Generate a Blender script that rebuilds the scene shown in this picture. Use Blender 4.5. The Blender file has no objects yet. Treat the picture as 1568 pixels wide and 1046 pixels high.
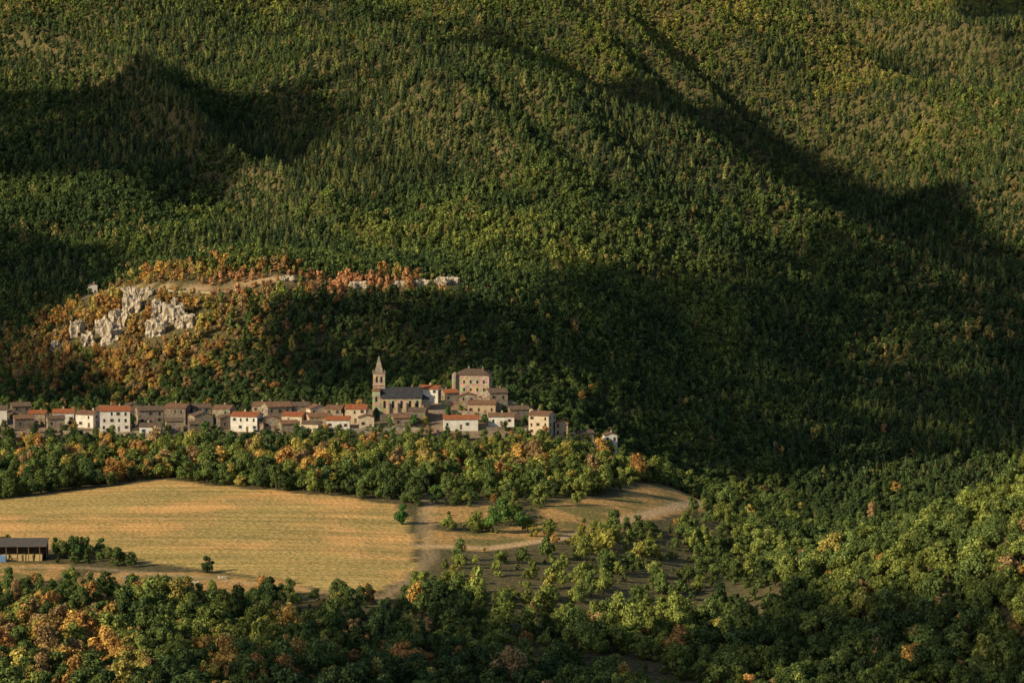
import bpy, math, random, numpy as np
from mathutils import Vector, Matrix, noise as mnoise
rng=np.random.default_rng(7); random.seed(7)
SC=bpy.context.scene; COL=bpy.context.collection
SC.view_settings.view_transform='Standard'
# ------------------------------------------------------------------ terrain heights set by hand to fit image coordinates: profiles along x = a*y
T=[(-.26,[(700,-10),(900,-14),(1100,-14),(1320,-9),(1400,-8),(1500,0),(1570,5),(1700,20),(1850,52),(2000,80),(2150,112),(2350,158),(2550,205),(2750,255),(3200,370),(3700,440)]),
(-.16,[(700,-10),(900,-14),(1100,-14),(1320,-9),(1400,-8),(1440,-5),(1480,-2.5),(1520,1.5),(1570,3),(1700,17),(1850,47),(2000,74),(2150,105),(2350,150),(2550,195),(2750,245),(3200,360),(3700,430)]),
(-.109,[(700,-10),(900,-14),(1100,-14),(1320,-8),(1400,-7),(1440,-5),(1480,-2.5),(1520,1),(1570,2),(1620,15),(1680,40),(1720,57),(1780,60),(1850,53),(1900,58),(2000,79),(2150,112),(2350,158),(2500,190),(2700,236),(2900,290),(3200,360)]),
(-.0376,[(700,-10),(900,-16),(1100,-14),(1320,-9),(1400,-8),(1440,-5),(1470,-2),(1500,3),(1530,8),(1560,10),(1620,18),(1680,44),(1720,55),(1780,58),(1850,54),(1900,62),(2000,88),(2150,128),(2300,170),(2360,182),(2450,178),(2550,196),(2750,245),(3200,360)]),
(-.009,[(700,-10),(900,-18),(1100,-16),(1200,-15),(1320,-11),(1400,-9),(1440,-6),(1470,-3),(1500,3),(1540,11),(1580,9),(1620,16),(1680,38),(1720,47),(1780,52),(1850,54),(1900,64),(2000,92),(2150,132),(2290,168),(2350,165),(2500,175),(2600,198),(2800,245),(3200,355),(3700,430)]),
(.0237,[(700,-14),(900,-22),(1100,-18),(1200,-17),(1300,-14),(1400,-11),(1480,-5),(1540,-8),(1600,-5),(1680,15),(1750,30),(1850,45),(1950,72),(2100,112),(2200,143),(2300,136),(2450,146),(2600,185),(2800,238),(3200,345)]),
(.0645,[(700,-22),(900,-32),(1000,-28),(1100,-26),(1200,-26),(1300,-24),(1400,-26),(1500,-42),(1600,-42),(1700,-22),(1800,2),(1900,26),(2000,56),(2100,82),(2160,98),(2250,82),(2400,100),(2600,158),(2800,215),(3000,262),(3300,340)]),
(.1053,[(700,-28),(900,-34),(1000,-26),(1080,-14),(1120,-11),(1200,-28),(1400,-45),(1500,-52),(1600,-50),(1700,-34),(1800,-12),(1900,12),(2000,34),(2100,55),(2200,40),(2350,56),(2500,95),(2700,150),(2900,212),(3050,250),(3300,320),(3700,400)]),
(.16,[(700,-10),(900,-20),(1000,5),(1050,15),(1080,18),(1150,8),(1300,-30),(1450,-55),(1550,-56),(1650,-45),(1750,-22),(1850,0),(1950,20),(2100,50),(2300,95),(2500,145),(2700,195),(2850,235),(3000,265),(3300,340)]),
(.26,[(700,10),(900,15),(1050,40),(1200,10),(1400,-40),(1550,-50),(1750,-12),(1950,30),(2300,105),(2700,205),(3000,275),(3300,340),(3700,410)])]
P=np.array([(a*y,y,z) for a,l in T for y,z in l]+[(x,y,z) for x in(-700,0,700) for y,z in((0,110),(350,40))]+[(x,y,z) for x in(-1500,1500) for y,z in((0,100),(700,20),(1400,20),(2000,90),(2700,240),(3500,400))]+[(x,4600,430) for x in(-1500,-700,0,700,1500)],float)
def kern(d2): return np.where(d2>0,d2*np.log(d2+1e-12),0)*.5
X_=P[:,:2]/1000.;n_=len(P)
A_=np.zeros((n_+3,n_+3));A_[:n_,:n_]=kern(((X_[:,None]-X_[None])**2).sum(-1))+np.eye(n_)*1e-5
A_[:n_,n_]=1;A_[:n_,n_+1:]=X_;A_[n_,:n_]=1;A_[n_+1:,:n_]=X_.T
W_=np.linalg.solve(A_,np.r_[P[:,2],0,0,0])
gx=np.arange(-1500,1501,10.);gy=np.arange(-200,4701,10.)
GX,GY=np.meshgrid(gx,gy);q=np.c_[GX.ravel(),GY.ravel()]/1000.;o_=np.empty(len(q))
for i in range(0,len(q),20000):
    b=q[i:i+20000];o_[i:i+20000]=kern(((b[:,None]-X_[None])**2).sum(-1))@W_[:-3]+W_[-3]+b@W_[-2:]
G=o_.reshape(GX.shape)
# ---- value noise
_tab=rng.random((256,256))
def vn(x,y):
    xi=np.floor(x).astype(int);yi=np.floor(y).astype(int);fx=x-xi;fy=y-yi;fx=fx*fx*(3-2*fx);fy=fy*fy*(3-2*fy)
    a=_tab[yi%256,xi%256];b=_tab[yi%256,(xi+1)%256];c=_tab[(yi+1)%256,xi%256];d=_tab[(yi+1)%256,(xi+1)%256]
    return (a*(1-fx)+b*fx)*(1-fy)+(c*(1-fx)+d*fx)*fy
def fbm(x,y,o=4):
    s=0;a=.5;t=0
    for k in range(o):
        s=s+a*vn(x+17.3*k,y-9.1*k);t+=a;x=x*2.03;y=y*2.03;a*=.5
    return s/t
def sm(a,b,x): 
    t=np.clip((x-a)/(b-a),0,1);return t*t*(3-2*t)
def inpoly(x,y,poly):
    r=np.zeros(np.shape(x),bool);n=len(poly)
    for i in range(n):
        x0,y0=poly[i];x1,y1=poly[(i+1)%n]
        if y0==y1: continue
        c=((y0>y)!=(y1>y))&(x<(x1-x0)*(y-y0)/(y1-y0)+x0);r^=c
    return r
def segd(x,y,pts):
    d=np.full(np.shape(x),1e9)
    for (a,b),(c,e) in zip(pts[:-1],pts[1:]):
        dx,dy=c-a,e-b;t=np.clip(((x-a)*dx+(y-b)*dy)/(dx*dx+dy*dy),0,1)
        d=np.minimum(d,np.hypot(x-a-t*dx,y-b-t*dy))
    return d
# sharp crest of the wooded middle ridge and the ravine behind it
CREST=[(-150,2330),(-88,2350),(-21,2290),(52,2205),(139,2158),(221,2100),(300,2030),(350,1960)]
RAVINE=[(-40,2440),(30,2390),(90,2310),(160,2250),(240,2190),(320,2120),(420,2040)]
G=G+15*np.exp(-segd(GX,GY,CREST)/38)-15*np.exp(-(segd(GX,GY,RAVINE)/48)**2)
G=G+9*np.exp(-segd(GX,GY,[(230,2950),(290,2760),(330,2560),(380,2380),(450,2230)])/40)+9*np.exp(-segd(GX,GY,[(-330,2700),(-280,2480),(-240,2300),(-230,2120)])/40)-10*np.exp(-(segd(GX,GY,[(-190,2650),(-200,2400),(-170,2200),(-190,1990)])/45)**2)
def H(x,y):
    x=np.asarray(x,float);y=np.asarray(y,float)
    fx=np.clip((x-gx[0])/10,0,len(gx)-1.001);fy=np.clip((y-gy[0])/10,0,len(gy)-1.001)
    ix=fx.astype(int);iy=fy.astype(int);u=fx-ix;v=fy-iy
    g=(G[iy,ix]*(1-u)+G[iy,ix+1]*u)*(1-v)+(G[iy+1,ix]*(1-u)+G[iy+1,ix+1]*u)*v
    am=sm(1780,2100,y)+.25*sm(1580,1700,y)
    # spurs and gullies running down the slope
    rx=x+.45*y+60*(fbm(x/200,y/200,2)-.5)
    gul=np.abs(2*vn(rx/75+5,y/420+2)-1)
    g=g+am*(20*(fbm(x/170+3,y/230+5,3)-.5)+7*(fbm(x/45,y/60,3)-.5)-27*(gul-.5))
    g=g+.8*(fbm(x/22+9,y/22,3)-.5)*(1-.8*sm(-40,-60,x)*sm(1060,1100,y)*sm(1380,1340,y))
    return g
FIELD=[(-330,1240),(-300,1275),(-208,1289),(-175,1322),(-148,1349),(-126,1328),(-104,1315),(-76,1300),(-48,1282),(-41,1250),(-39,1228),(-35,1165),(-35,1130),(-38,1108),(-50,1072),(-66,1085),(-84,1105),(-109,1122),(-150,1155),(-192,1178),(-300,1200)]
MEADOW=[[(-38,1275),(-9,1292),(4,1262),(-34,1238)],
 [(-37,1180),(-10,1182),(30,1235),(50,1285),(66,1320),(88,1378),(80,1445),(60,1410),(45,1350),(14,1308),(12,1264),(-11,1228),(-34,1224)],
 [(110,1370),(143,1490),(175,1530),(150,1420)],
 [(-150,1122),(-113,1116),(-84,1104),(-60,1075),(-100,1070),(-150,1088)],[(-230,1140),(-160,1138),(-158,1100),(-230,1100)]]
TRACK=[(-33,1300),(-34,1260),(-33,1215),(-30,1165),(-33,1115),(-44,1066),(-75,1082),(-110,1108),(-150,1128),(-200,1130)]
TRACK2=[(-34,1190),(-8,1192),(20,1225),(42,1275),(62,1330),(84,1400),(120,1400),(150,1470),(172,1528)]
ROAD=[(-330,1830),(-280,1800),(-240,1774),(-214,1748),(-194,1722),(-176,1710),(-158,1705),(-130,1707),(-107,1714)]
VILL=[(-290,1478),(-190,1474),(-130,1474),(-60,1474),(20,1468),(52,1475),(60,1510),(20,1535),(0,1556),(-40,1556),(-75,1530),(-140,1530),(-290,1545)]
# ------------------------------------------------------------------ materials
def newmat(name,rough=.9):
    m=bpy.data.materials.new(name);m.use_nodes=True;nt=m.node_tree;b=nt.nodes['Principled BSDF'];b.inputs['Roughness'].default_value=rough;b.inputs['Specular IOR Level'].default_value=.2
    return m,nt,b
def N(nt,t,**k):
    n=nt.nodes.new(t)
    for a,b in k.items():
        if a in('op',): n.operation=b
        else: setattr(n,a,b)
    return n
def mix(nt,f,a,b,mode='MIX'):
    n=nt.nodes.new('ShaderNodeMix');n.data_type='RGBA';n.blend_type=mode
    for s,val in((0,f),(6,a),(7,b)):
        if hasattr(val,'is_output'): nt.links.new(val,n.inputs[s])
        else: n.inputs[s].default_value=val if s==0 else (*val,1) if len(val)==3 else val
    return n.outputs[2]
def tex(nt,kind,scale,co,det=4,**k):
    n=nt.nodes.new('ShaderNodeTex'+kind);n.inputs['Scale'].default_value=scale
    if kind=='Noise': n.inputs['Detail'].default_value=det
    for a,b in k.items(): setattr(n,a,b)
    nt.links.new(co,n.inputs['Vector']);return n
def ramp(nt,f,pts):
    n=nt.nodes.new('ShaderNodeValToRGB');e=n.color_ramp.elements
    while len(e)<len(pts): e.new(.5)
    for k,(p,c) in enumerate(pts): e[k].position=p;e[k].color=(*c,1) if len(c)==3 else c
    nt.links.new(f,n.inputs[0]);return n.outputs[0]
def simple(name,c1,c2,scale=1.5,rough=.9,bump=0,vor=None):
    m,nt,b=newmat(name,rough);tc=N(nt,'ShaderNodeTexCoord').outputs['Object']
    n=tex(nt,'Noise',scale,tc,6);c=ramp(nt,n.outputs[0],[(.3,c1),(.7,c2)])
    if vor:
        v=tex(nt,'Voronoi',vor,tc);c=mix(nt,.55,c,mix(nt,1.,c,v.outputs['Color'],'MULTIPLY'))
        c=mix(nt,1.,c,(1.25,1.25,1.25),'MULTIPLY')
    nt.links.new(c,b.inputs['Base Color'])
    return m
M={}
M['white']=simple('white_render',(.56,.51,.42),(.78,.74,.66),.5)
M['cream']=simple('cream_render',(.46,.37,.25),(.64,.53,.38),.5)
M['ochre']=simple('ochre_render',(.4,.28,.17),(.52,.39,.25),.5)
M['stone']=simple('rubble_stone',(.22,.17,.12),(.4,.33,.245),.7,vor=1.6)
M['darkstone']=simple('dark_rubble_stone',(.13,.105,.08),(.25,.205,.155),.7,vor=1.6)
M['ashlar']=simple('church_stone',(.4,.31,.2),(.56,.46,.32),.5,vor=1.1)
def roofmat(name,a,b_):
    m,nt,b=newmat(name,.85);tc=N(nt,'ShaderNodeTexCoord').outputs['Object']
    n=tex(nt,'Noise',.9,tc,6);v=tex(nt,'Voronoi',2.6,tc);c=ramp(nt,n.outputs[0],[(.3,a),(.7,b_)])
    c=mix(nt,.4,c,mix(nt,1.,c,v.outputs['Color'],'MULTIPLY'));nt.links.new(mix(nt,1.,c,(1.2,1.2,1.2),'MULTIPLY'),b.inputs['Base Color'])
    w=tex(nt,'Wave',2.2,tc);bp=N(nt,'ShaderNodeBump');bp.inputs['Distance'].default_value=.1;nt.links.new(w.outputs[1],bp.inputs['Height']);nt.links.new(bp.outputs[0],b.inputs['Normal']);return m
M['orange']=roofmat('new_roof_tiles',(.34,.11,.045),(.5,.18,.075))
M['tile']=roofmat('old_roof_tiles',(.2,.11,.065),(.34,.19,.11))
M['brown']=roofmat('weathered_roof_tiles',(.13,.09,.06),(.24,.165,.115))
M['slate']=roofmat('slate_roof',(.045,.047,.055),(.085,.085,.095))
M['glass']=simple('window_glass',(.02,.022,.025),(.03,.034,.04),3,.25)
M['shutter']=simple('wood_shutter',(.16,.1,.06),(.2,.13,.08),3)
M['shutterb']=simple('blue_shutter',(.12,.17,.2),(.15,.2,.24),3)
M['wood']=simple('weathered_timber',(.12,.08,.05),(.2,.14,.09),3)
M['straw']=simple('straw',(.45,.32,.13),(.6,.45,.22),4)
M['metal']=simple('sheet_roof',(.08,.07,.06),(.13,.11,.095),.8,.7)
M['tarp']=simple('blue_tarp',(.12,.22,.4),(.16,.27,.45),2,.6)
M['iron']=simple('wrought_iron',(.03,.03,.03),(.05,.05,.05),2,.5)
m,nt,b=newmat('limestone',.95);tc=N(nt,'ShaderNodeTexCoord').outputs['Object']
n1=tex(nt,'Noise',.25,tc,6);mp=N(nt,'ShaderNodeMapping');mp.inputs['Scale'].default_value=(1,1,.25);nt.links.new(tc,mp.inputs[0]);n2=tex(nt,'Noise',.9,mp.outputs[0],8)
c=ramp(nt,n2.outputs[0],[(.32,(.16,.13,.09)),(.46,(.46,.38,.28)),(.66,(.64,.55,.42))]);c=mix(nt,ramp(nt,n1.outputs[0],[(.58,(0,0,0)),(.66,(1,1,1))]),c,(.24,.2,.08));nt.links.new(c,b.inputs['Base Color'])
bp=N(nt,'ShaderNodeBump');bp.inputs['Distance'].default_value=1.;nt.links.new(n2.outputs[0],bp.inputs['Height']);nt.links.new(bp.outputs[0],b.inputs['Normal']);M['rock']=m
# foliage
def folmat(name,fixed=None):
    m=bpy.data.materials.new(name);m.use_nodes=True;nt=m.node_tree;nt.nodes.remove(nt.nodes['Principled BSDF'])
    if fixed is None:
        a=N(nt,'ShaderNodeAttribute');a.attribute_type='INSTANCER';a.attribute_name='tcol';c=a.outputs['Color']
    else:
        r=N(nt,'ShaderNodeRGB');r.outputs[0].default_value=(*fixed,1);c=r.outputs[0]
    l=N(nt,'ShaderNodeAttribute');l.attribute_name='lv'
    k=N(nt,'ShaderNodeMapRange');k.inputs[3].default_value=.45;k.inputs[4].default_value=1.55;nt.links.new(l.outputs['Fac'],k.inputs[0])
    vm=N(nt,'ShaderNodeVectorMath',op='SCALE');nt.links.new(c,vm.inputs[0]);nt.links.new(k.outputs[0],vm.inputs['Scale'])
    df=N(nt,'ShaderNodeBsdfDiffuse');nt.links.new(vm.outputs[0],df.inputs[0])
    tr=N(nt,'ShaderNodeBsdfTranslucent');nt.links.new(vm.outputs[0],tr.inputs[0]);mx=N(nt,'ShaderNodeMixShader');mx.inputs[0].default_value=.2
    nt.links.new(df.outputs[0],mx.inputs[1]);nt.links.new(tr.outputs[0],mx.inputs[2]);nt.links.new(mx.outputs[0],nt.nodes['Material Output'].inputs[0]);return m
M['leaf']=folmat('foliage')
M['bark']=simple('bark',(.07,.05,.035),(.12,.09,.065),2)
# ------------------------------------------------------------------ tree models (instanced)
def make_mesh(name,V,F,mi,lv,mats):
    me=bpy.data.meshes.new(name);me.from_pydata(V,[],F)
    for m in mats: me.materials.append(m)
    me.polygons.foreach_set('material_index',mi);a=me.attributes.new('lv','FLOAT','FACE');a.data.foreach_set('value',lv)
    me.update();return me
def cone(V,F,mi,lv,p0,p1,r0,r1,n=5):
    p0=Vector(p0);p1=Vector(p1);ax=(p1-p0).normalized();s=ax.orthogonal().normalized();t=ax.cross(s);k=len(V)
    for p,r in((p0,r0),(p1,r1)):
        for i in range(n):
            a=i*2*math.pi/n;V.append(tuple(p+(s*math.cos(a)+t*math.sin(a))*r))
    for i in range(n): F.append((k+i,k+(i+1)%n,k+n+(i+1)%n,k+n+i));mi.append(0);lv.append(.5)
def leaf(V,F,mi,lv,p,nrm,s,r):
    nrm=Vector(nrm).normalized();a=nrm.orthogonal().normalized();a.rotate(Matrix.Rotation(r.random()*6.28,3,nrm));b=nrm.cross(a);k=len(V)
    p=Vector(p);s2=s*r.uniform(.5,.9)
    V.extend([tuple(p-a*s-b*s2*.4),tuple(p+a*s*.2-b*s2),tuple(p+a*s+b*s2*.3),tuple(p-a*s*.3+b*s2+nrm*s*.3)]);F.append((k,k+1,k+2,k+3));mi.append(1);lv.append(r.random())
def broadleaf(name,seed,nl,ls,R=3.6,Ht=8.5):
    r=random.Random(seed);V=[];F=[];mi=[];lv=[]
    cone(V,F,mi,lv,(0,0,-.8),(0,0,Ht*.35),.32,.22,6);cone(V,F,mi,lv,(0,0,Ht*.35),(r.uniform(-.5,.5),.2,Ht*.8),.22,.06)
    lobes=[];nb=r.randint(11,17);ex=r.uniform(.75,1.25)
    for i in range(nb):
        a=i*2.4+r.random();h=r.uniform(.18,.95);rad=R*.8*math.sqrt(r.random())*math.sin(math.pi*min(1,max(.1,(h-.04)/.97)))**.6
        c=Vector((math.cos(a)*rad*ex,math.sin(a)*rad/ex,Ht*h));lr=R*r.uniform(.16,.42);lobes.append((c,lr));
        cone(V,F,mi,lv,(0,0,Ht*r.uniform(.2,.4)),tuple(c*.9),.12,.04,4)
    for i in range(nl):
        c,lr=r.choice(lobes);d=Vector((r.gauss(0,1),r.gauss(0,1),r.gauss(.25,1))).normalized()
        p=c+d*lr*r.uniform(.65,1.25);out=(p-Vector((0,0,Ht*.5))).normalized()
        nn=d*.9+out*.5+Vector((r.gauss(0,.4),r.gauss(0,.4),r.gauss(0,.4)));leaf(V,F,mi,lv,p,nn,ls*r.uniform(.6,1.3),r)
    return make_mesh(name,V,F,mi,lv,[M['bark'],M['leaf']])
def conifer(name,seed,nl,ls,R=2.1,Ht=9.5):
    r=random.Random(seed);V=[];F=[];mi=[];lv=[]
    cone(V,F,mi,lv,(0,0,-.8),(0,0,Ht*.5),.22,.14,5);cone(V,F,mi,lv,(0,0,Ht*.5),(0,0,Ht*.97),.14,.03,4)
    nw=9
    for k in range(nl):
        w=r.randint(0,nw-1);t=(w+.2+r.random()*.35)/nw
        if r.random()<.15: t=r.random()
        a=(r.randint(0,5)+w*.5)*1.047+r.gauss(0,.25);rad=R*(1-t)**.7*r.uniform(.25,1.05)
        z=Ht*(.12+.88*t)-rad*.25
        p=(math.cos(a)*rad,math.sin(a)*rad,z);leaf(V,F,mi,lv,p,(math.cos(a)*.9+r.gauss(0,.35),math.sin(a)*.9+r.gauss(0,.35),.6+r.gauss(0,.35)),ls*(.5+.6*(1-t))*r.uniform(.7,1.2),r)
    return make_mesh(name,V,F,mi,lv,[M['bark'],M['leaf']])
SRC=bpy.data.collections.new('tree_models');NEAR=[]
k=0
for i in range(6):
    me=broadleaf('n%d'%i,10+i,1600,.34,R=3.3+.25*(i%3),Ht=7.2+.6*(i%4));NEAR.append(me);o=bpy.data.objects.new('m%02d'%k,me);SRC.objects.link(o);k+=1
for i in range(4):
    o=bpy.data.objects.new('m%02d'%k,broadleaf('f%d'%i,40+i,360,.64,R=3.4,Ht=7.6+.6*i));SRC.objects.link(o);k+=1
for i in range(4):
    cm=conifer('c%d'%i,60+i,340,.66,R=2.2+.25*i,Ht=8.8+.5*i);o=bpy.data.objects.new('m%02d'%k,cm);SRC.objects.link(o);k+=1
# ------------------------------------------------------------------ terrain mesh
def axis(segs):
    r=[]
    for a,b,s in segs: r+=list(np.arange(a,b,s))
    return np.array(r+[segs[-1][1]],float)
ax=axis([(-1450,-500,50),(-500,-240,10),(-240,200,3.2),(200,500,10),(500,1450,50)])
ay=axis([(-150,860,30),(860,1060,6),(1060,1380,2.6),(1380,1600,4),(1600,3300,9),(3300,4600,50)])
X,Y=np.meshgrid(ax,ay);Z=H(X,Y);nx=len(ax);ny=len(ay)
wx=X+5*(fbm(X/14,Y/18,3)-.5);wy=Y+10*(fbm(X/14+40,Y/18,3)-.5)
fcov=inpoly(wx,wy,FIELD).astype(float)
mcov=np.zeros_like(X)
for p in MEADOW: mcov=np.maximum(mcov,inpoly(wx,wy,p))
trk=np.maximum(.4*sm(3.6,1.2,segd(X,Y,TRACK)),.8*sm(5,2,segd(X,Y,TRACK2)));rd=sm(3.5,1,segd(X,Y,ROAD))
vil=inpoly(X,Y,VILL)*1.
i=(np.arange(ny-1)[:,None]*nx+np.arange(nx-1)).ravel();Fq=np.c_[i,i+1,i+nx+1,i+nx]
me=bpy.data.meshes.new('terrain');me.from_pydata(np.c_[X.ravel(),Y.ravel(),Z.ravel()].tolist(),[],Fq.tolist());me.polygons.foreach_set('use_smooth',np.ones(len(Fq),bool));me.update()
for nm,arr in(('fcov',fcov),('mcov',mcov),('path',np.maximum(trk,rd*.7)),('vil',vil)):
    a=me.attributes.new(nm,'FLOAT','POINT');a.data.foreach_set('value',arr.astype(np.float32).ravel())
ter=bpy.data.objects.new('terrain',me);COL.objects.link(ter)
m,nt,b=newmat('ground',1.);tc=N(nt,'ShaderNodeTexCoord').outputs['Object']
def at(n): 
    a=N(nt,'ShaderNodeAttribute');a.attribute_name=n;return a.outputs['Fac']
nA=tex(nt,'Noise',.05,tc,6);nB=tex(nt,'Noise',.55,tc,6);nC=tex(nt,'Noise',.012,tc,4)
forest=ramp(nt,nB.outputs[0],[(.35,(.07,.065,.028)),(.55,(.13,.105,.042)),(.75,(.22,.155,.065))])
mead=mix(nt,ramp(nt,nB.outputs[0],[(.35,(0,0,0)),(.65,(1,1,1))]),(.32,.2,.065),(.62,.35,.12))
mead=mix(nt,ramp(nt,nA.outputs[0],[(.48,(0,0,0)),(.58,(1,1,1))]),mead,(.2,.165,.05))
fld=mix(nt,ramp(nt,nC.outputs[0],[(.46,(0,0,0)),(.56,(1,1,1))]),(.7,.38,.125),(.42,.32,.09))
fld=mix(nt,ramp(nt,nA.outputs[0],[(.42,(0,0,0)),(.62,(.85,.85,.85))]),fld,(.32,.25,.07))
fld=mix(nt,ramp(nt,nB.outputs[0],[(.42,(0,0,0)),(.68,(.75,.75,.75))]),fld,(.74,.46,.2))
# mowing swaths: noise stretched along the driving direction
mp=N(nt,'ShaderNodeMapping');mp.inputs['Rotation'].default_value=(0,0,math.radians(14));mp.inputs['Scale'].default_value=(.035,1,1);nt.links.new(tc,mp.inputs[0])
nS=tex(nt,'Noise',.22,mp.outputs[0],5)
fld=mix(nt,.6,fld,mix(nt,1.,fld,ramp(nt,nS.outputs[0],[(.36,(.55,.6,.5)),(.6,(1.2,1.15,1.1))]),'MULTIPLY'))
c=mix(nt,at('vil'),forest,(.26,.19,.12));c=mix(nt,at('mcov'),c,mead);c=mix(nt,at('fcov'),c,fld);c=mix(nt,at('path'),c,(.6,.41,.22))
nt.links.new(c,b.inputs['Base Color']);bp=N(nt,'ShaderNodeBump');bp.inputs['Distance'].default_value=1.;bp.inputs['Strength'].default_value=.8;nt.links.new(nB.outputs[0],bp.inputs['Height']);nt.links.new(bp.outputs[0],b.inputs['Normal'])
me.materials.append(m)
# ------------------------------------------------------------------ mesh builder
class MB:
    def __init__(s): s.V=[];s.F=[]
    def box(s,x0,x1,y0,y1,z0,z1):
        k=len(s.V);s.V+=[(x0,y0,z0),(x1,y0,z0),(x1,y1,z0),(x0,y1,z0),(x0,y0,z1),(x1,y0,z1),(x1,y1,z1),(x0,y1,z1)]
        s.F+=[(k,k+3,k+2,k+1),(k+4,k+5,k+6,k+7),(k,k+1,k+5,k+4),(k+1,k+2,k+6,k+5),(k+2,k+3,k+7,k+6),(k+3,k,k+4,k+7)];return s
    def prism(s,prof,a,b,axis='x'):
        k=len(s.V);n=len(prof)
        for t in(a,b):
            for p,z in prof: s.V.append((t,p,z) if axis=='x' else (-p,t,z))
        s.F.append(tuple(k+i for i in range(n)));s.F.append(tuple(k+n+i for i in reversed(range(n))))
        for i in range(n): j=(i+1)%n;s.F.append((k+i,k+n+i,k+n+j,k+j))
        return s
    def hip(s,x0,x1,y0,y1,z,r,ins):
        k=len(s.V);ym=(y0+y1)/2
        s.V+=[(x0,y0,z),(x1,y0,z),(x1,y1,z),(x0,y1,z),(x0,y0,z+.2),(x1,y0,z+.2),(x1,y1,z+.2),(x0,y1,z+.2),(x0+ins,ym,z+r),(x1-ins,ym,z+r)]
        s.F+=[(k,k+3,k+2,k+1),(k,k+1,k+5,k+4),(k+1,k+2,k+6,k+5),(k+2,k+3,k+7,k+6),(k+3,k,k+4,k+7),(k+4,k+5,k+9,k+8),(k+5,k+6,k+9),(k+6,k+7,k+8,k+9),(k+7,k+4,k+8)];return s
    def obj(s,name,mat,parent):
        if not s.V: return None
        me=bpy.data.meshes.new(name);me.from_pydata(s.V,[],s.F);me.materials.append(mat);me.update()
        o=bpy.data.objects.new(name,me);COL.objects.link(o);o.parent=parent
        return o
def empty(name,x,y,z,rz=0):
    e=bpy.data.objects.new(name,None);e.location=(x,y,z);e.rotation_euler=(0,0,math.radians(rz));COL.objects.link(e);return e
FOOT=[]
def wins(gl,sh,w,d,h,cols,side,rnd,ww=.95,wh=1.35):
    st=max(1,int(h/2.9));sh_h=h/st
    L=w if side in'fb' else d
    n=cols if side in 'fb' else max(1,int(L/4.5))
    def put(mb,a,b_,z0,z1,o):
        if side=='f': mb.box(a,b_,-d/2-o,-d/2+.02,z0,z1)
        elif side=='b': mb.box(a,b_,d/2-.02,d/2+o,z0,z1)
        elif side=='l': mb.box(-w/2-o,-w/2+.02,a,b_,z0,z1)
        else: mb.box(w/2-.02,w/2+o,a,b_,z0,z1)
    for s in range(st):
        for c in range(n):
            if rnd.random()<.2: continue
            p=-L/2+L*(c+.5)/n+rnd.uniform(-.35,.35);z=s*sh_h+sh_h*.36+rnd.uniform(-.15,.15)
            if s==0 and side=='f' and c==n//2: continue
            w2=ww*rnd.uniform(.8,1.1)
            put(gl,p-w2/2,p+w2/2,z,z+wh,.03)
            if rnd.random()<.55:
                put(sh,p-w2/2-.42,p-w2/2-.02,z-.05,z+wh+.05,.07);put(sh,p+w2/2+.02,p+w2/2+.42,z-.05,z+wh+.05,.07)
            else: put(sh,p-w2/2-.08,p+w2/2+.08,z-.18,z-.04,.1)
def house(name,x,y,w,d,h,rz=0,wall='white',roof='orange',ridge='x',shut='shutter',pitch=.36):
    rnd=random.Random(int(x*13+y*7));z=float(H(x,y));e=empty(name,x,y,z,rz);FOOT.append((x,y,max(w,d)*.6))
    L,S=(w,d) if ridge=='x' else (d,w);r=S/2*pitch
    MB().prism([(-S/2,-5),(S/2,-5),(S/2,h),(0,h+r),(-S/2,h)],-L/2,L/2,ridge).obj('walls',M[wall],e)
    o=.45;zz=h-o*pitch+.03
    MB().prism([(-S/2-o,zz),(0,h+r+.03),(S/2+o,zz),(S/2+o,zz+.22),(0,h+r+.26),(-S/2-o,zz+.22)],-L/2-.35,L/2+.35,ridge).obj('roof',M[roof],e)
    gl=MB();sh=MB();n=max(2,int(w/3.2))
    for s in 'flrb': wins(gl,sh,w,d,h,n,s,rnd)
    gl.obj('windows',M['glass'],e);sh.obj('shutters',M[shut],e)
    c=n//2;p=-w/2+w*(c+.5)/n
    MB().box(p-.55,p+.55,-d/2-.06,-d/2+.02,-.2,2.1).obj('door',M['wood'],e)
    if rnd.random()<.35 and w>8:
        a=rnd.uniform(2.2,3.5);sg=rnd.choice((-1,1));x0,x1=(w/2+.01,w/2+a) if sg>0 else (-w/2-a,-w/2-.01)
        MB().box(x0,x1,-d/2+1.,d/2-1.5,-5,h*.55).obj('lean_to_walls',M['stone'],e)
        k=MB();hx,lx=(x0,x1+.3) if sg>0 else (x1,x0-.3);k.V=[(hx,-d/2+.7,h*.55+.9),(lx,-d/2+.7,h*.55+.05),(lx,d/2-1.2,h*.55+.05),(hx,d/2-1.2,h*.55+.9),(hx,-d/2+.7,h*.55+1.1),(lx,-d/2+.7,h*.55+.22),(lx,d/2-1.2,h*.55+.22),(hx,d/2-1.2,h*.55+1.1)]
        k.F=[(0,1,2,3),(4,7,6,5),(0,4,5,1),(1,5,6,2),(2,6,7,3),(3,7,4,0)];k.obj('lean_to_roof',M['brown'],e)
    ch=MB();cx=rnd.uniform(-.3,.3)*L;cy=S*.12
    if ridge=='x': ch.box(cx-.35,cx+.35,cy-.3,cy+.3,h,h+r+1.0).box(cx-.45,cx+.45,cy-.4,cy+.4,h+r+1.0,h+r+1.12)
    else: ch.box(cy-.3,cy+.3,cx-.35,cx+.35,h,h+r+1.0).box(cy-.4,cy+.4,cx-.45,cx+.45,h+r+1.0,h+r+1.12)
    ch.obj('chimney',M['stone' if wall!='white' else 'cream'],e)
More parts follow.
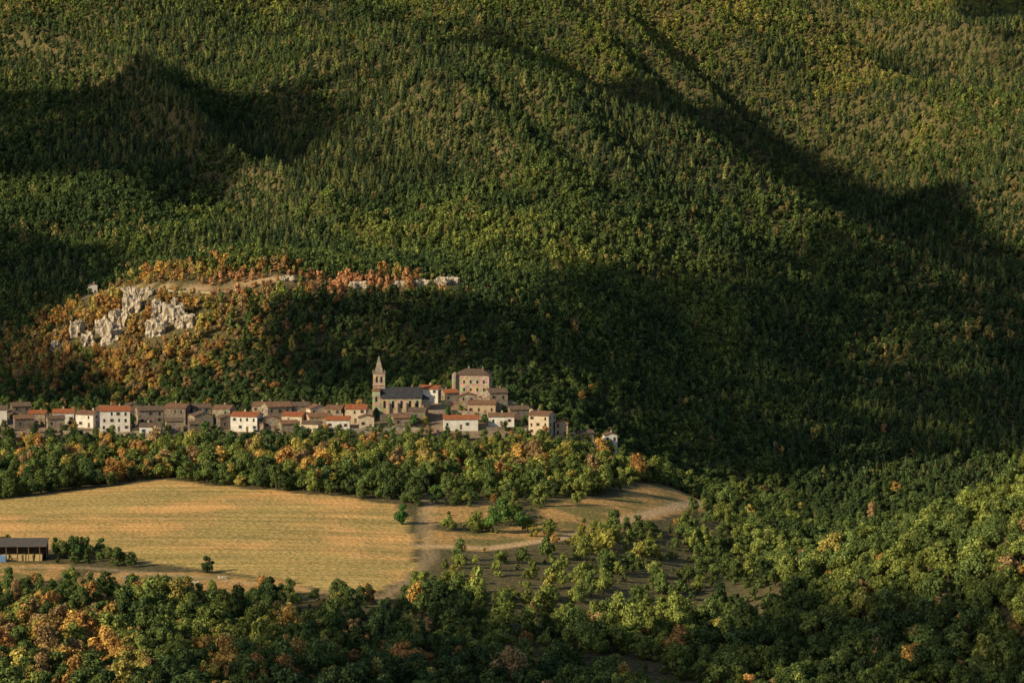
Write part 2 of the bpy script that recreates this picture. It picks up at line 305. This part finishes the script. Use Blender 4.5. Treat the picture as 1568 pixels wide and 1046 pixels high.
Hs=[('village_house',-243,1508,8,8,7,8,'white','brown','x'),('village_house',-225,1513,8,7,4.5,-5,'stone','orange','x'),('village_house',-213,1514,10,8,5,4,'white','orange','x'),
('village_house',-200,1503,9,8,6,-18,'white','tile','x'),('tall_village_house',-186,1493,14,9,9.5,6,'white','orange','x'),('low_house',-168,1482,10,7,4.2,0,'white','brown','x'),
('stone_house',-172,1510,12,9,6.5,16,'stone','brown','x'),('stone_house',-158,1510,11,9,7.5,-18,'darkstone','tile','x'),('stone_house',-146,1499,9,8,5.5,20,'stone','brown','y'),
('village_house',-124,1490,13,9,6.8,-14,'white','orange','x'),('stone_house',-111,1503,12,10,8.5,22,'stone','tile','x'),('stone_house',-113,1490,8,7,5,6,'stone','tile','y'),
('village_house',-102,1494,10,8,5.5,-16,'cream','orange','x'),('village_house',-91,1491,10,8,5,18,'ochre','tile','x'),('village_house',-81,1485,11,8,4.8,0,'white','orange','x'),
('village_house',-73,1499,10,9,6.5,-6,'cream','orange','x'),('village_house',-68,1487,7,7,5,4,'cream','tile','y'),('village_house',-39,1529,10,8,6,-18,'white','orange','x'),
('village_house',-30,1524,7,7,5,20,'stone','orange','x'),('village_house',-14,1508,13,8,5,-4,'ochre','tile','x'),('stone_house',-7.5,1516,9,9,8.5,15,'stone','brown','x'),
('village_house',-24,1486,16,8,4.6,3,'white','orange','x'),('village_house',-5,1494,12,7,4.2,0,'white','tile','x'),('tall_village_house',14,1479,10,9,9,-22,'cream','tile','x'),
('village_house',23,1481,6,6,6,0,'ochre','orange','y'),('small_white_house',46,1496,6,5,7.5,10,'white','tile','y'),
('stone_house',-235,1524,9,8,6,15,'darkstone','brown','x'),('stone_house',-192,1516,9,8,6.5,-15,'stone','tile','x'),('stone_house',-181,1518,9,9,7,10,'darkstone','brown','y'),
('stone_house',-148,1515,9,8,6.5,15,'stone','brown','x'),('stone_house',-136,1507,9,8,7.5,-18,'stone','tile','x'),('stone_house',-134,1495,8,7,5,20,'darkstone','brown','y'),
('stone_house',-118,1514,9,8,7,-15,'stone','tile','x'),('stone_house',-101,1506,10,8,7.5,10,'stone','brown','x'),('stone_house',-92,1502,9,8,6.5,22,'cream','tile','y'),
('stone_house',-83,1499,8,8,6.5,-15,'stone','tile','x'),('stone_house',-158,1490,8,7,5,10,'stone','brown','x'),('stone_house',-147,1487,8,6,4,15,'darkstone','brown','x'),
('stone_house',-104,1482,8,7,4.2,15,'stone','tile','x'),('stone_house',-93,1481,8,6,4,-15,'cream','brown','x'),('stone_house',-215,1500,8,7,4.5,15,'stone','brown','x'),
('stone_house',-230,1500,9,7,4.5,15,'darkstone','tile','x'),('stone_house',-21,1515,8,7,6,0,'stone','tile','y'),('stone_house',3,1505,9,8,5,10,'darkstone','brown','x'),
('stone_house',-52,1490,8,7,4,10,'stone','tile','x'),('stone_house',-44,1497,8,7,5,-10,'darkstone','brown','x'),('stone_house',34,1486,7,6,3.5,18,'stone','brown','x')]
for i,h in enumerate(Hs): house(*h,shut='shutterb' if i%4==1 else 'shutter')
house('roadside_hut',-233,1776,5,5,4.6,8,'white','tile','y')
# church
cx,cy=-57.,1511.;cz=float(H(cx,cy));e=empty('church',cx,cy,cz,3);FOOT.append((cx+3,cy,12));FOOT.append((cx-8,cy,7))
MB().prism([(-5,-5),(5,-5),(5,8),(0,12.2),(-5,8)],-5.5,14,'x').box(-9.2,-5.6,-4.6,1.2,-5,11).obj('nave_walls',M['ashlar'],e)
MB().prism([(-5.5,7.7),(0,12.3),(5.5,7.7),(5.5,7.95),(0,12.6),(-5.5,7.95)],-5.4,14.4,'x').obj('nave_roof',M['slate'],e)
MB().hip(-9.5,-5.3,-4.9,1.2,11.02,1.4,1.4).obj('porch_roof',M['tile'],e)
ap=MB()
prof=[(14+4*math.sin(t),-4*math.cos(t)) for t in np.linspace(0,math.pi,8)]
for z in(-5,7): ap.V+=[(a,b_,z) for a,b_ in prof]
ap.F+=[(i,i+1,i+9,i+8) for i in range(7)];ap.obj('apse',M['ashlar'],e)
ar=MB();ar.V=[(14+4.3*math.sin(t),-4.3*math.cos(t),6.9) for t in np.linspace(0,math.pi,8)]+[(14.02,0,9.8)];ar.F=[(i,i+1,8) for i in range(7)];ar.obj('apse_roof',M['slate'],e)
MB().box(-8.8,-3.2,-.8,4.8,-5,19.2).obj('bell_tower',M['ashlar'],e)
MB().box(-9.05,-2.95,-1.05,5.05,13.2,13.5).box(-9.1,-2.9,-1.1,5.1,19.2,19.6).obj('cornices',M['stone'],e)
sp=MB();sp.V=[(-8.,0,19.6),(-4.,0,19.6),(-4.,4.,19.6),(-8.,4.,19.6),(-6,2,27.5)];sp.F=[(0,1,4),(1,2,4),(2,3,4),(3,0,4)];sp.obj('spire',M['stone'],e)
MB().box(-6.06,-5.94,1.94,2.06,27.2,29).box(-6.4,-5.6,1.96,2.04,28.2,28.35).obj('cross',M['iron'],e)
pin=MB()
for a,b_ in((-8.7,-.7),(-3.3,-.7),(-3.3,4.7),(-8.7,4.7)): 
    k=len(pin.V);pin.V+=[(a-.3,b_-.3,19.6),(a+.3,b_-.3,19.6),(a+.3,b_+.3,19.6),(a-.3,b_+.3,19.6),(a,b_,21)];pin.F+=[(k,k+1,k+4),(k+1,k+2,k+4),(k+2,k+3,k+4),(k+3,k,k+4)]
pin.obj('pinnacles',M['stone'],e)
def arch(mb,c,w_,z0,z1,side,pos,o=.05):
    pts=[(c-w_/2,z0),(c+w_/2,z0),(c+w_/2,z1)]+[(c+w_/2*math.cos(t),z1+w_/2*math.sin(t)) for t in np.linspace(.4,2.74,5)]+[(c-w_/2,z1)]
    k=len(mb.V)
    for d_ in(0,1):
        for a,z in pts: mb.V.append((a,pos-o*(1-2*d_),z) if side=='f' else (pos-o*(1-2*d_),a,z))
    n=len(pts);mb.F.append(tuple(range(k,k+n)));mb.F.append(tuple(range(k+2*n-1,k+n-1,-1)))
    for i in range(n): j=(i+1)%n;mb.F.append((k+i,k+n+i,k+n+j,k+j))
ow=MB()
for c_ in(-3.5,.5,4.5,8.5,12): arch(ow,c_,1.1,3,6,'f',-5)
arch(ow,-7.4,1.6,0,2.6,'f',-4.6);arch(ow,-7.4,1.,6,8,'f',-4.6)
for c_ in(-7.1,-4.9): arch(ow,c_,.95,14.8,17.2,'f',-.8)
for c_ in(.9,3.1): arch(ow,c_,.95,14.8,17.2,'l',-8.8)
arch(ow,-1.7,1.,5,7.5,'l',-9.2)
ow.obj('arched_openings',M['glass'],e)
bt=MB()
for c_ in(-1.5,2.5,6.5,10.4,13.6): bt.box(c_-.35,c_+.35,-6,-4.95,-5,5.6)
bt.obj('buttresses',M['ashlar'],e)
# manor
mx_,my_=-18.6,1543.;mz=float(H(mx_,my_));e=empty('stone_manor',mx_,my_,mz,-6);FOOT.append((mx_,my_,13))
MB().box(-8.3,8.3,-7,7,-5,9.6).obj('walls',M['ashlar'],e);MB().hip(-8.8,8.8,-7.5,7.5,9.62,2.6,5).obj('roof',M['brown'],e)
tw=MB();n=10
for z,r in((-5,1.5),(9.9,1.5)): tw.V+=[(-8.2+r*math.cos(a),-6.9+r*math.sin(a),z) for a in np.linspace(0,2*math.pi,n,endpoint=False)]
tw.V.append((-8.2,-6.9,11.2));tw.F+=[(i,(i+1)%n,n+(i+1)%n,n+i) for i in range(n)]+[(n+i,n+(i+1)%n,2*n) for i in range(n)];tw.obj('corner_turret',M['stone'],e)
gl=MB()
for r_ in(1.8,5.6):
    for c_ in(-3.8,-.6,2.6,5.8): gl.box(c_-.45,c_+.45,-7.04,-6.9,r_,r_+1.5)
    for c_ in(-2,2.5): gl.box(-8.34,-8.2,c_-.5,c_+.5,r_,r_+1.7);gl.box(8.2,8.34,c_-.5,c_+.5,r_,r_+1.7)
gl.obj('windows',M['glass'],e)
MB().box(-2.6,-2,-.6,.6,11,13.4).box(4.2,4.8,-.6,.6,11,13.2).obj('chimneys',M['stone'],e)
# walls
def wall(name,pts,h,mat='stone',t=.6):
    mb=MB();x0,y0=pts[0];e=empty(name,x0,y0,0);dense=[]
    for (a,b_),(c,d_) in zip(pts[:-1],pts[1:]):
        nn=max(2,int(math.hypot(c-a,d_-b_)/3))
        dense+=[(a+(c-a)*i/nn,b_+(d_-b_)*i/nn) for i in range(nn)]
    dense.append(pts[-1])
    zs=[float(H(a,b_))+h for a,b_ in dense];zs=[sum(zs[max(0,i-2):i+3])/len(zs[max(0,i-2):i+3]) for i in range(len(zs))]
    for (a,b_),z in zip(dense,zs): mb.V+=[(a-x0,b_-y0-t/2,z-h-2),(a-x0,b_-y0-t/2,z),(a-x0,b_-y0+t/2,z),(a-x0,b_-y0+t/2,z-h-2)]
    for i in range(len(dense)-1):
        k=4*i;mb.F+=[(k+j,k+4+j,k+4+(j+1)%4,k+(j+1)%4) for j in range(4)]
    k=4*(len(dense)-1);mb.F+=[(0,1,2,3),(k+3,k+2,k+1,k)]
    mb.obj('masonry',M[mat],e)
wall('retaining_wall',[(-62,1497),(-45,1503),(-28,1503),(-12,1499)],3.2)
wall('terrace_wall',[(-34,1518),(-20,1524),(-4,1526),(10,1516)],2.6,'ashlar')
wall('garden_wall',[(-75,1478),(-50,1480),(-34,1478)],2.0)
wall('garden_wall',[(-12,1484),(6,1484),(10,1478)],1.6,'darkstone')
wall('garden_wall',[(-210,1486),(-190,1482),(-165,1476)],1.4,'stone')
wall('roadside_wall',[(-214,1744),(-196,1718),(-178,1706),(-158,1701),(-130,1703)],.9,'ashlar',.5)
# farm shed
sx,sy=-181.,1146.;sz=float(H(sx,sy));e=empty('farm_shed',sx,sy,sz,2);FOOT.append((sx,sy,10));FOOT.append((sx-9,sy,9));FOOT.append((sx+8,sy,9))
MB().prism([(-4.6,5.2),(4.6,7.1),(4.6,7.3),(-4.6,5.4)],-13.5,13.5,'x').obj('roof',M['metal'],e)
po=MB()
for a in range(-13,14,4): po.box(a-.14,a+.14,-4.3,-4.02,-1,5.2).box(a-.14,a+.14,4.02,4.3,-1,6.9)
po.obj('posts',M['wood'],e)
MB().box(-13.2,13.2,4.31,4.41,-1,6.9).box(-13.2,-13.15,-2,4.3,-1,5.5).box(13.15,13.2,-2,4.3,-1,5.5).obj('boards',M['wood'],e)
st=MB()
for a in range(-12,12,3):
    for z in range(random.choice((2,3))): st.box(a+.1,a+2.7,-3.2+random.uniform(-.2,.2),2.5,z*1.2-.2,z*1.2+.98)
st.obj('straw_bales',M['straw'],e);MB().prism([(-5.6,-.2),(-4.6,-.2),(-4.6,1.8),(-5.,2.3),(-5.6,1.8)],-5,-1,'x').obj('tarpaulin_stack',M['tarp'],e)
# rocks
def rock(name,x,y,z,sx_,sy_,sz_,seed):
    import bmesh
    bm=bmesh.new();bmesh.ops.create_icosphere(bm,subdivisions=4,radius=1)
    for v in bm.verts:
        p=v.co.copy();q_=p*1.3+Vector((seed*7.1,seed*3.3,0));c=mnoise.cell(Vector((q_.x*2.2,q_.y*2.2,q_.z*1.3)));f=mnoise.fractal(q_*1.5,1,2,5)
        r=1+.28*(c-.5)+.3*f;s=1/max(abs(p.x),abs(p.y),abs(p.z))**.5
        v.co=Vector((p.x*sx_,p.y*sy_,p.z*sz_))*r*s
    me=bpy.data.meshes.new(name);bm.to_mesh(me);bm.free();me.materials.append(M['rock']);o=bpy.data.objects.new(name,me);o.location=(x,y,z);COL.objects.link(o);return o
RK=[(-210,1674,5.5,4,7),(-208,1688,5,4,7.5),(-202,1700,5.5,4,7),(-204,1714,4.5,4,6),(-216,1690,4,3,6),(-186,1668,5.5,3,6.5),(-178,1678,6,4,8),(-187,1688,4,3,6),(-231,1697,4,3,6.5),(-171,1671,5.5,3,5),(-196,1712,4,3,4),(-223,1678,3.5,3,5),(-240,1680,3,3,4),
(-82,1709,5,2,2.6),(-48,1714,4,2,2.2),(-38,1718,4,2,3),(-32,1722,4,2,3.2),(-60,1711,3.5,2,2),(-120,1709,4,2,2.)]
for i,(x,y,a,b_,c_) in enumerate(RK): rock('limestone_cliff',x,y,float(H(x,y))+c_*.25,a,b_,c_,i+1)
for i in range(6): 
    x=-145+i*9+rng.uniform(-3,3);y=1098+rng.uniform(-6,8);rock('boulder',x,y,float(H(x,y))+.2,1.+rng.random(),1.1,.9,i+30)
for i,(x,y) in enumerate([(-372,2700),(-345,2640),(-380,2560)]): rock('limestone_outcrop',x,y,float(H(x,y))+1,5,3,4,i+50)
# ------------------------------------------------------------------ forest points
def jgrid(x0,x1,y0,y1,s):
    a,b_=np.meshgrid(np.arange(x0,x1,s),np.arange(y0,y1,s*.87));a=a+(np.arange(a.shape[0])[:,None]%2)*s/2
    a=a+rng.uniform(-.5,.5,a.shape)*s;b_=b_+rng.uniform(-.5,.5,a.shape)*s;return a.ravel(),b_.ravel()
parts=[]
for y0,y1,s in((840,1060,5.7),(1060,1480,5.2),(1480,1640,5.),(1640,1800,4.2),(1800,2300,4.3),(2300,3130,4.8)):
    x,y=jgrid(-700,700,y0,y1,s);k=np.abs(x)<.175*y+18;parts.append((x[k],y[k]))
x=np.concatenate([p[0] for p in parts]);y=np.concatenate([p[1] for p in parts]);n=len(x);R=rng.random((n,8))
wx=x+5*(fbm(x/14,y/18,3)-.5);wy=y+10*(fbm(x/14+40,y/18,3)-.5)
inF=inpoly(x,y,FIELD)|(segd(x,y,FIELD+[FIELD[0]])<3)
inM=np.zeros(n,bool)
for p in MEADOW: inM|=inpoly(wx,wy,p)
clear=fbm(x/30+7,y/45,3)
low=((x>-34)&(x<95)&(y>1085)&(y<1330))|((x>40)&(x<150)&(y>1330)&(y<1400))|((x>-75)&(x<-30)&(y>1010)&(y<1080))
low2=(x<-60)&(y>1030)&(y<1180)
near=(y<1330)&~inF&(x>-60)&(x<70)
keep=~inF
keep&=~(inM&(R[:,0]>.06))
keep&=~(near&(clear>.54)&(R[:,0]>.3))
clump=fbm(x/11+60,y/17,3)
keep&=~(low&(clump<.49)&(R[:,0]>.18))
keep&=~((y<1330)&(x<=-60)&(clear>.6)&(R[:,0]>.3))
keep&=segd(x,y,TRACK)>4.2
keep&=segd(x,y,TRACK2)>4.5
dr=segd(x,y,ROAD);keep&=dr>3.4
inV=inpoly(x,y,VILL);keep&=~(inV&(R[:,0]>.28))
edge=(y>1432)&(y<1482)&(x<60);keep&=~(edge&(R[:,0]>.7))
for fx,fy,fr in FOOT: keep&=~(((x-fx)**2+(y-fy)**2)<(fr+1.)**2)
keep&=~((np.abs(x-46)<7)&(y>1462)&(y<1496))
for (rx,ry,a,b_,c_) in RK: keep&=~((np.abs(x-rx)<a+.8)&(y<ry+b_)&(y>ry-b_-13))
keep&=~((y>1640)&(y<1735)&(x<-150)&(x>-250)&(fbm(x/9,y/12,3)>.66))
keep&=~((y>1800)&(R[:,0]>.93))
hut=((np.abs(x+233)<6)&(y>1740)&(y<1776));keep&=~hut
x=x[keep];y=y[keep];R=R[keep];low=low[keep];low2=low2[keep];n=len(x);z=H(x,y)
# colours
GREEN=np.array([(.075,.114,.042),(.13,.175,.052),(.225,.26,.064),(.39,.365,.085)]);AUT=np.array([(.45,.38,.1),(.58,.37,.105),(.5,.275,.09),(.37,.25,.115)]);CON=np.array([(.062,.094,.046),(.105,.138,.053),(.19,.205,.07)])
def blob(cx,cy,rx,ry): return np.exp(-((x-cx)/rx)**2-((y-cy)/ry)**2)
aut=.02+1.5*blob(-208,1685,52,75)+1.2*blob(-100,1710,80,16)+.3*blob(-155,1640,40,50)+.62*blob(-110,1390,70,45)+.28*blob(0,1400,60,45)+.55*blob(-180,1000,50,60)+.42*blob(-130,920,80,55)+.05*blob(0,1000,60,80)+.25*blob(195,960,50,50)+.3*blob(-210,1405,60,20)
aut=aut*(.3+1.4*fbm(x/25+2,y/30,3));aut=aut*(1-sm(1745,1790,y))
isA=R[:,1]<aut
yel=np.clip(.3+.55*blob(0,1170,90,130)+.55*blob(-60,1390,120,50)+.7*blob(190,1080,80,60)+.25*blob(-150,960,90,90)+.3*blob(60,1880,120,90)+.5*blob(-40,2340,200,50)+.35*sm(2350,2700,y)+.35*sm(2400,2800,y)*sm(0,300,x)-.22*sm(1500,1600,y)+.25*blob(-200,1950,150,60)+.95*blob(-205,1680,55,70)-.4*blob(-50,1630,90,60),0,1)  # yellower leaves by area, also putting sunlight on lit slopes into the colour
gi=np.clip((4*(.55*yel+.3*R[:,2]+.9*(fbm(x/40,y/55,4)-.5)+.03)).astype(int),0,3)
col=GREEN[gi]*(.7+.6*R[:,3:4]);ca=AUT[np.clip((R[:,4]*4).astype(int),0,3)]
bro=(y>1800)&(R[:,1]<.2*sm(.52,.7,fbm(x/70+50,y/90,4))+.25*sm(2400,2800,y)*sm(0,300,x))
col=np.where(bro[:,None],np.array([(.3,.25,.09)])*(.7+.6*R[:,4:5]),col)
rust=((blob(-100,1708,80,18)>.45)&(y<1750))[:,None];ca=np.where(rust,np.array([(.54,.29,.135)])*(.7+.6*R[:,5:6]),ca*(.7+.5*R[:,5:6]))
col=np.where(isA[:,None],ca,col)
# conifers
pc=.8*sm(1780,1900,y)*sm(.4,.6,fbm(x/70+11,y/100,4))+.4*blob(30,2120,110,110)+.4*blob(-120,2150,140,60)+.5*blob(240,1750,130,100)+.35*blob(380,2750,80,80)
pc=pc-.8*blob(60,1900,90,60)
isC=(R[:,6]<pc)&~((y<1640)&(x<60))
cc=CON[np.clip((R[:,2]*3).astype(int),0,2)]*(.8+.5*R[:,3:4])
col=np.where(isC[:,None],cc,col)
idx=np.where(y<1640,rng.integers(0,6,n),rng.integers(6,10,n));idx=np.where(isC,rng.integers(10,14,n),idx)
v2=R[:,7]**1.6
sc=np.where(y<1060,.58+.8*v2,np.where(y<1480,.55+.75*v2,np.where(y<1800,.42+.45*v2,.42+.52*v2)))
sc=np.where(isC,sc*1.08,sc)
sc=np.where((y>1432)&(y<1545)&(x<70),.3+.35*R[:,7],sc)
for p in MEADOW: sc=np.where(inpoly(x,y,p),sc*.4,sc)
sc=np.where(low,.22+.8*R[:,7]**2.2,sc)
sc=np.where(low2,sc*.72,sc)
sc=np.where((segd(x,y,ROAD)<14)&(y<1790),sc*.7,sc)
sc=np.where((x>-60)&(x<70)&(y<1330)&~low&(R[:,5]<.35),sc*.6,sc)
S3=np.c_[sc*rng.uniform(.85,1.25,n),sc*rng.uniform(.85,1.25,n),sc*rng.uniform(.75,1.25,n)]
def scatter(name,x,y,z,S3,idx,col):
    n=len(x);me=bpy.data.meshes.new(name);me.vertices.add(n);me.vertices.foreach_set('co',np.c_[x,y,z-.15].astype(np.float32).ravel())
    a=me.attributes.new('scl','FLOAT_VECTOR','POINT');a.data.foreach_set('vector',S3.astype(np.float32).ravel())
    rot=np.c_[rng.uniform(-.08,.08,n),rng.uniform(-.08,.08,n),rng.uniform(0,6.28,n)]
    a=me.attributes.new('rot','FLOAT_VECTOR','POINT');a.data.foreach_set('vector',rot.astype(np.float32).ravel())
    a=me.attributes.new('idx','INT','POINT');a.data.foreach_set('value',idx.astype(np.int32))
    a=me.attributes.new('tcol','FLOAT_COLOR','POINT');a.data.foreach_set('color',np.c_[col,np.ones(n)].astype(np.float32).ravel())
    o=bpy.data.objects.new(name,me);COL.objects.link(o);md=o.modifiers.new('scatter','NODES')
    g=bpy.data.node_groups.new(name,'GeometryNodeTree');g.interface.new_socket('Geometry',in_out='INPUT',socket_type='NodeSocketGeometry');g.interface.new_socket('Geometry',in_out='OUTPUT',socket_type='NodeSocketGeometry')
    gi_=g.nodes.new('NodeGroupInput');go=g.nodes.new('NodeGroupOutput');ip=g.nodes.new('GeometryNodeInstanceOnPoints');ci=g.nodes.new('GeometryNodeCollectionInfo')
    ci.inputs['Collection'].default_value=SRC;ci.inputs['Separate Children'].default_value=True;ci.inputs['Reset Children'].default_value=True;ip.inputs['Pick Instance'].default_value=True
    def na(nm,t):
        q_=g.nodes.new('GeometryNodeInputNamedAttribute');q_.data_type=t;q_.inputs[0].default_value=nm;return q_.outputs[0]
    L=g.links.new;L(gi_.outputs[0],ip.inputs['Points']);L(ci.outputs[0],ip.inputs['Instance']);L(na('idx','INT'),ip.inputs['Instance Index']);L(na('rot','FLOAT_VECTOR'),ip.inputs['Rotation']);L(na('scl','FLOAT_VECTOR'),ip.inputs['Scale']);L(ip.outputs[0],go.inputs[0])
    md.node_group=g;return o
for nm,k in(('mountain_forest',y>1800),('hillside_woodland',(y<=1800)&(y>1480)),('valley_woodland',y<=1480)):
    scatter(nm,x[k],y[k],z[k],S3[k],idx[k],col[k])
print('trees',n)
# named individual trees
def tree(name,x,y,s,c,mi):
    me=NEAR[mi].copy();fm=folmat('foliage_'+name,tuple(2.6*v for v in c));me.materials[1]=fm;o=bpy.data.objects.new(name,me);o.location=(x,y,float(H(x,y))-.1);o.scale=(s,s,s*1.05);o.rotation_euler=(0,0,x);COL.objects.link(o)
for i,(a,b_,s,c_) in enumerate([(-43,1236,1.0,(.03,.065,.018)),(-31,1290,.9,(.04,.07,.018)),(-8,1228,1.1,(.045,.08,.02)),(-3,1245,1.15,(.05,.085,.022)),(4,1238,1.,(.04,.07,.02)),(-158,1150,1.,(.035,.06,.02)),
 (-150,1156,.8,(.04,.07,.02)),(-64,1502,.6,(.03,.055,.02)),(-46,1486,.7,(.04,.07,.02)),(-30,1500,.6,(.03,.055,.018)),(-143,1482,.8,(.045,.08,.02)),(7,1496,.6,(.04,.065,.02)),(-205,1490,.7,(.12,.09,.025)),(-100,1478,.6,(.05,.08,.02)),(-86,1476,.5,(.2,.11,.03)),(-13,1494,.5,(.035,.06,.018))]):
    tree('broadleaf_tree',a,b_,s,c_,i%6)
# ------------------------------------------------------------------ sun, sky, unseen sheet added to cast shadow areas
D=Vector((-.82,-.5,.46)).normalized();el=math.asin(D.z)
s=bpy.data.lights.new('sun','SUN');s.energy=5;s.angle=math.radians(.53);s.color=(1,.83,.54);so=bpy.data.objects.new('sun',s);so.rotation_euler=D.to_track_quat('Z','Y').to_euler();COL.objects.link(so)
w=bpy.data.worlds.new('World');SC.world=w;w.use_nodes=True;nt=w.node_tree;bg=nt.nodes['Background'];sk=nt.nodes.new('ShaderNodeTexSky');sk.sky_type='NISHITA';sk.sun_disc=False
sk.sun_elevation=el;sk.sun_rotation=math.atan2(D.x,D.y)%(2*math.pi);nt.links.new(sk.outputs[0],bg.inputs[0]);bg.inputs[1].default_value=.1
CZ=620.  # height of the added out-of-view sheet that shades the MASK areas
MASK=[(1.,[(-560,2420),(-419,2429),(-268,2394),(-130,2280),(-105,2220),(-160,2139),(-203,2057),(-262,2126),(-365,2146),(-560,2160)]),
(.25,[(-150,2290),(-86,2290),(30,2200),(73,2148),(-35,2071),(-146,2148)]),
(1.,[(-65,2540),(-13,2558),(75,2532),(193,2585),(251,2569),(305,2426),(363,2127),(430,2050),(430,1940),(333,1948),(223,2078),(152,2234),(70,2300),(-20,2440)]),
(.84,[(29,1853),(146,1954),(213,2067),(335,1962),(430,1900),(400,1640),(292,1700),(180,1660),(72,1602),(32,1642)]),
(1.,[(-450,1984),(-338,1984),(-274,1962),(-219,1904),(-215,1800),(-225,1775),(-252,1722),(-228,1661),(-192,1609),(-182,1562),(-274,1560),(-450,1560)]),
(.75,[(-132,1680),(-29,1700),(26,1698),(32,1642),(-46,1561),(-105,1575),(-125,1625)]),
(.75,[(-93,1050),(-32,1042),(0,1070),(26,1030),(70,1030),(106,1110),(125,1040),(150,1010),(177,970),(230,945),(230,830),(-71,830)]),
(.1,[(-260,1080),(-93,1070),(-71,830),(-260,830)]),
(.3,[(241,2848),(292,2780),(445,2617),(462,2721)]),(1.,[(413,3151),(408,2885),(455,2679),(620,2600),(620,3064)])]
cs=8.;cx_=np.arange(-2300,420,cs);cy_=np.arange(-400,3100,cs);CX,CY=np.meshgrid(cx_,cy_);px=CX.copy();py=CY.copy();pz=np.full(CX.shape,CZ);hit=np.zeros(CX.shape,bool)
for it in range(200):
    h=H(px,py);hit|=(pz<=h)
    if hit.all() or it*14*D.z>CZ+70: break
    mv=~hit;px=px-D.x*14*mv;py=py-D.y*14*mv;pz=pz-D.z*14*mv
wx=px+30*(fbm(px/70,py/70,4)-.5);wy=py+44*(fbm(px/70+30,py/70,4)-.5);cov=np.zeros(CX.shape)
for m_,p in MASK: cov=np.maximum(cov,m_*inpoly(wx,wy,p))
hn=.5*rng.random(CX.shape)+.5*np.clip((fbm(CX/45,CY/45,3)-.5)*2+.5,0,1)
keepc=(cov>.97)|((cov>0)&(hn<cov))
nxx=len(cx_);idg=np.argwhere(keepc[:-1,:-1]);vi=idg[:,0]*nxx+idg[:,1];Fc=np.c_[vi,vi+1,vi+nxx+1,vi+nxx]
used,inv=np.unique(Fc,return_inverse=True);VZ=CZ+4*fbm(CX/40,CY/40,3);VV=np.c_[CX.ravel(),CY.ravel(),VZ.ravel()][used]
me=bpy.data.meshes.new('shadow_sheet');me.from_pydata(VV.tolist(),[],inv.reshape(-1,4).tolist());me.materials.append(simple('shadow_sheet',(.75,.75,.76),(.85,.85,.86),.01));o=bpy.data.objects.new('shadow_sheet',me);COL.objects.link(o)  # unseen sheet overhead, its outline cut to throw the wanted shadow areas
# ------------------------------------------------------------------ camera
c=bpy.data.cameras.new('camera');co=bpy.data.objects.new('camera',c);COL.objects.link(co);co.location=(0,0,150);co.rotation_euler=(math.radians(85.8),0,0);c.lens=112.5;c.clip_start=1;c.clip_end=12000;SC.camera=co
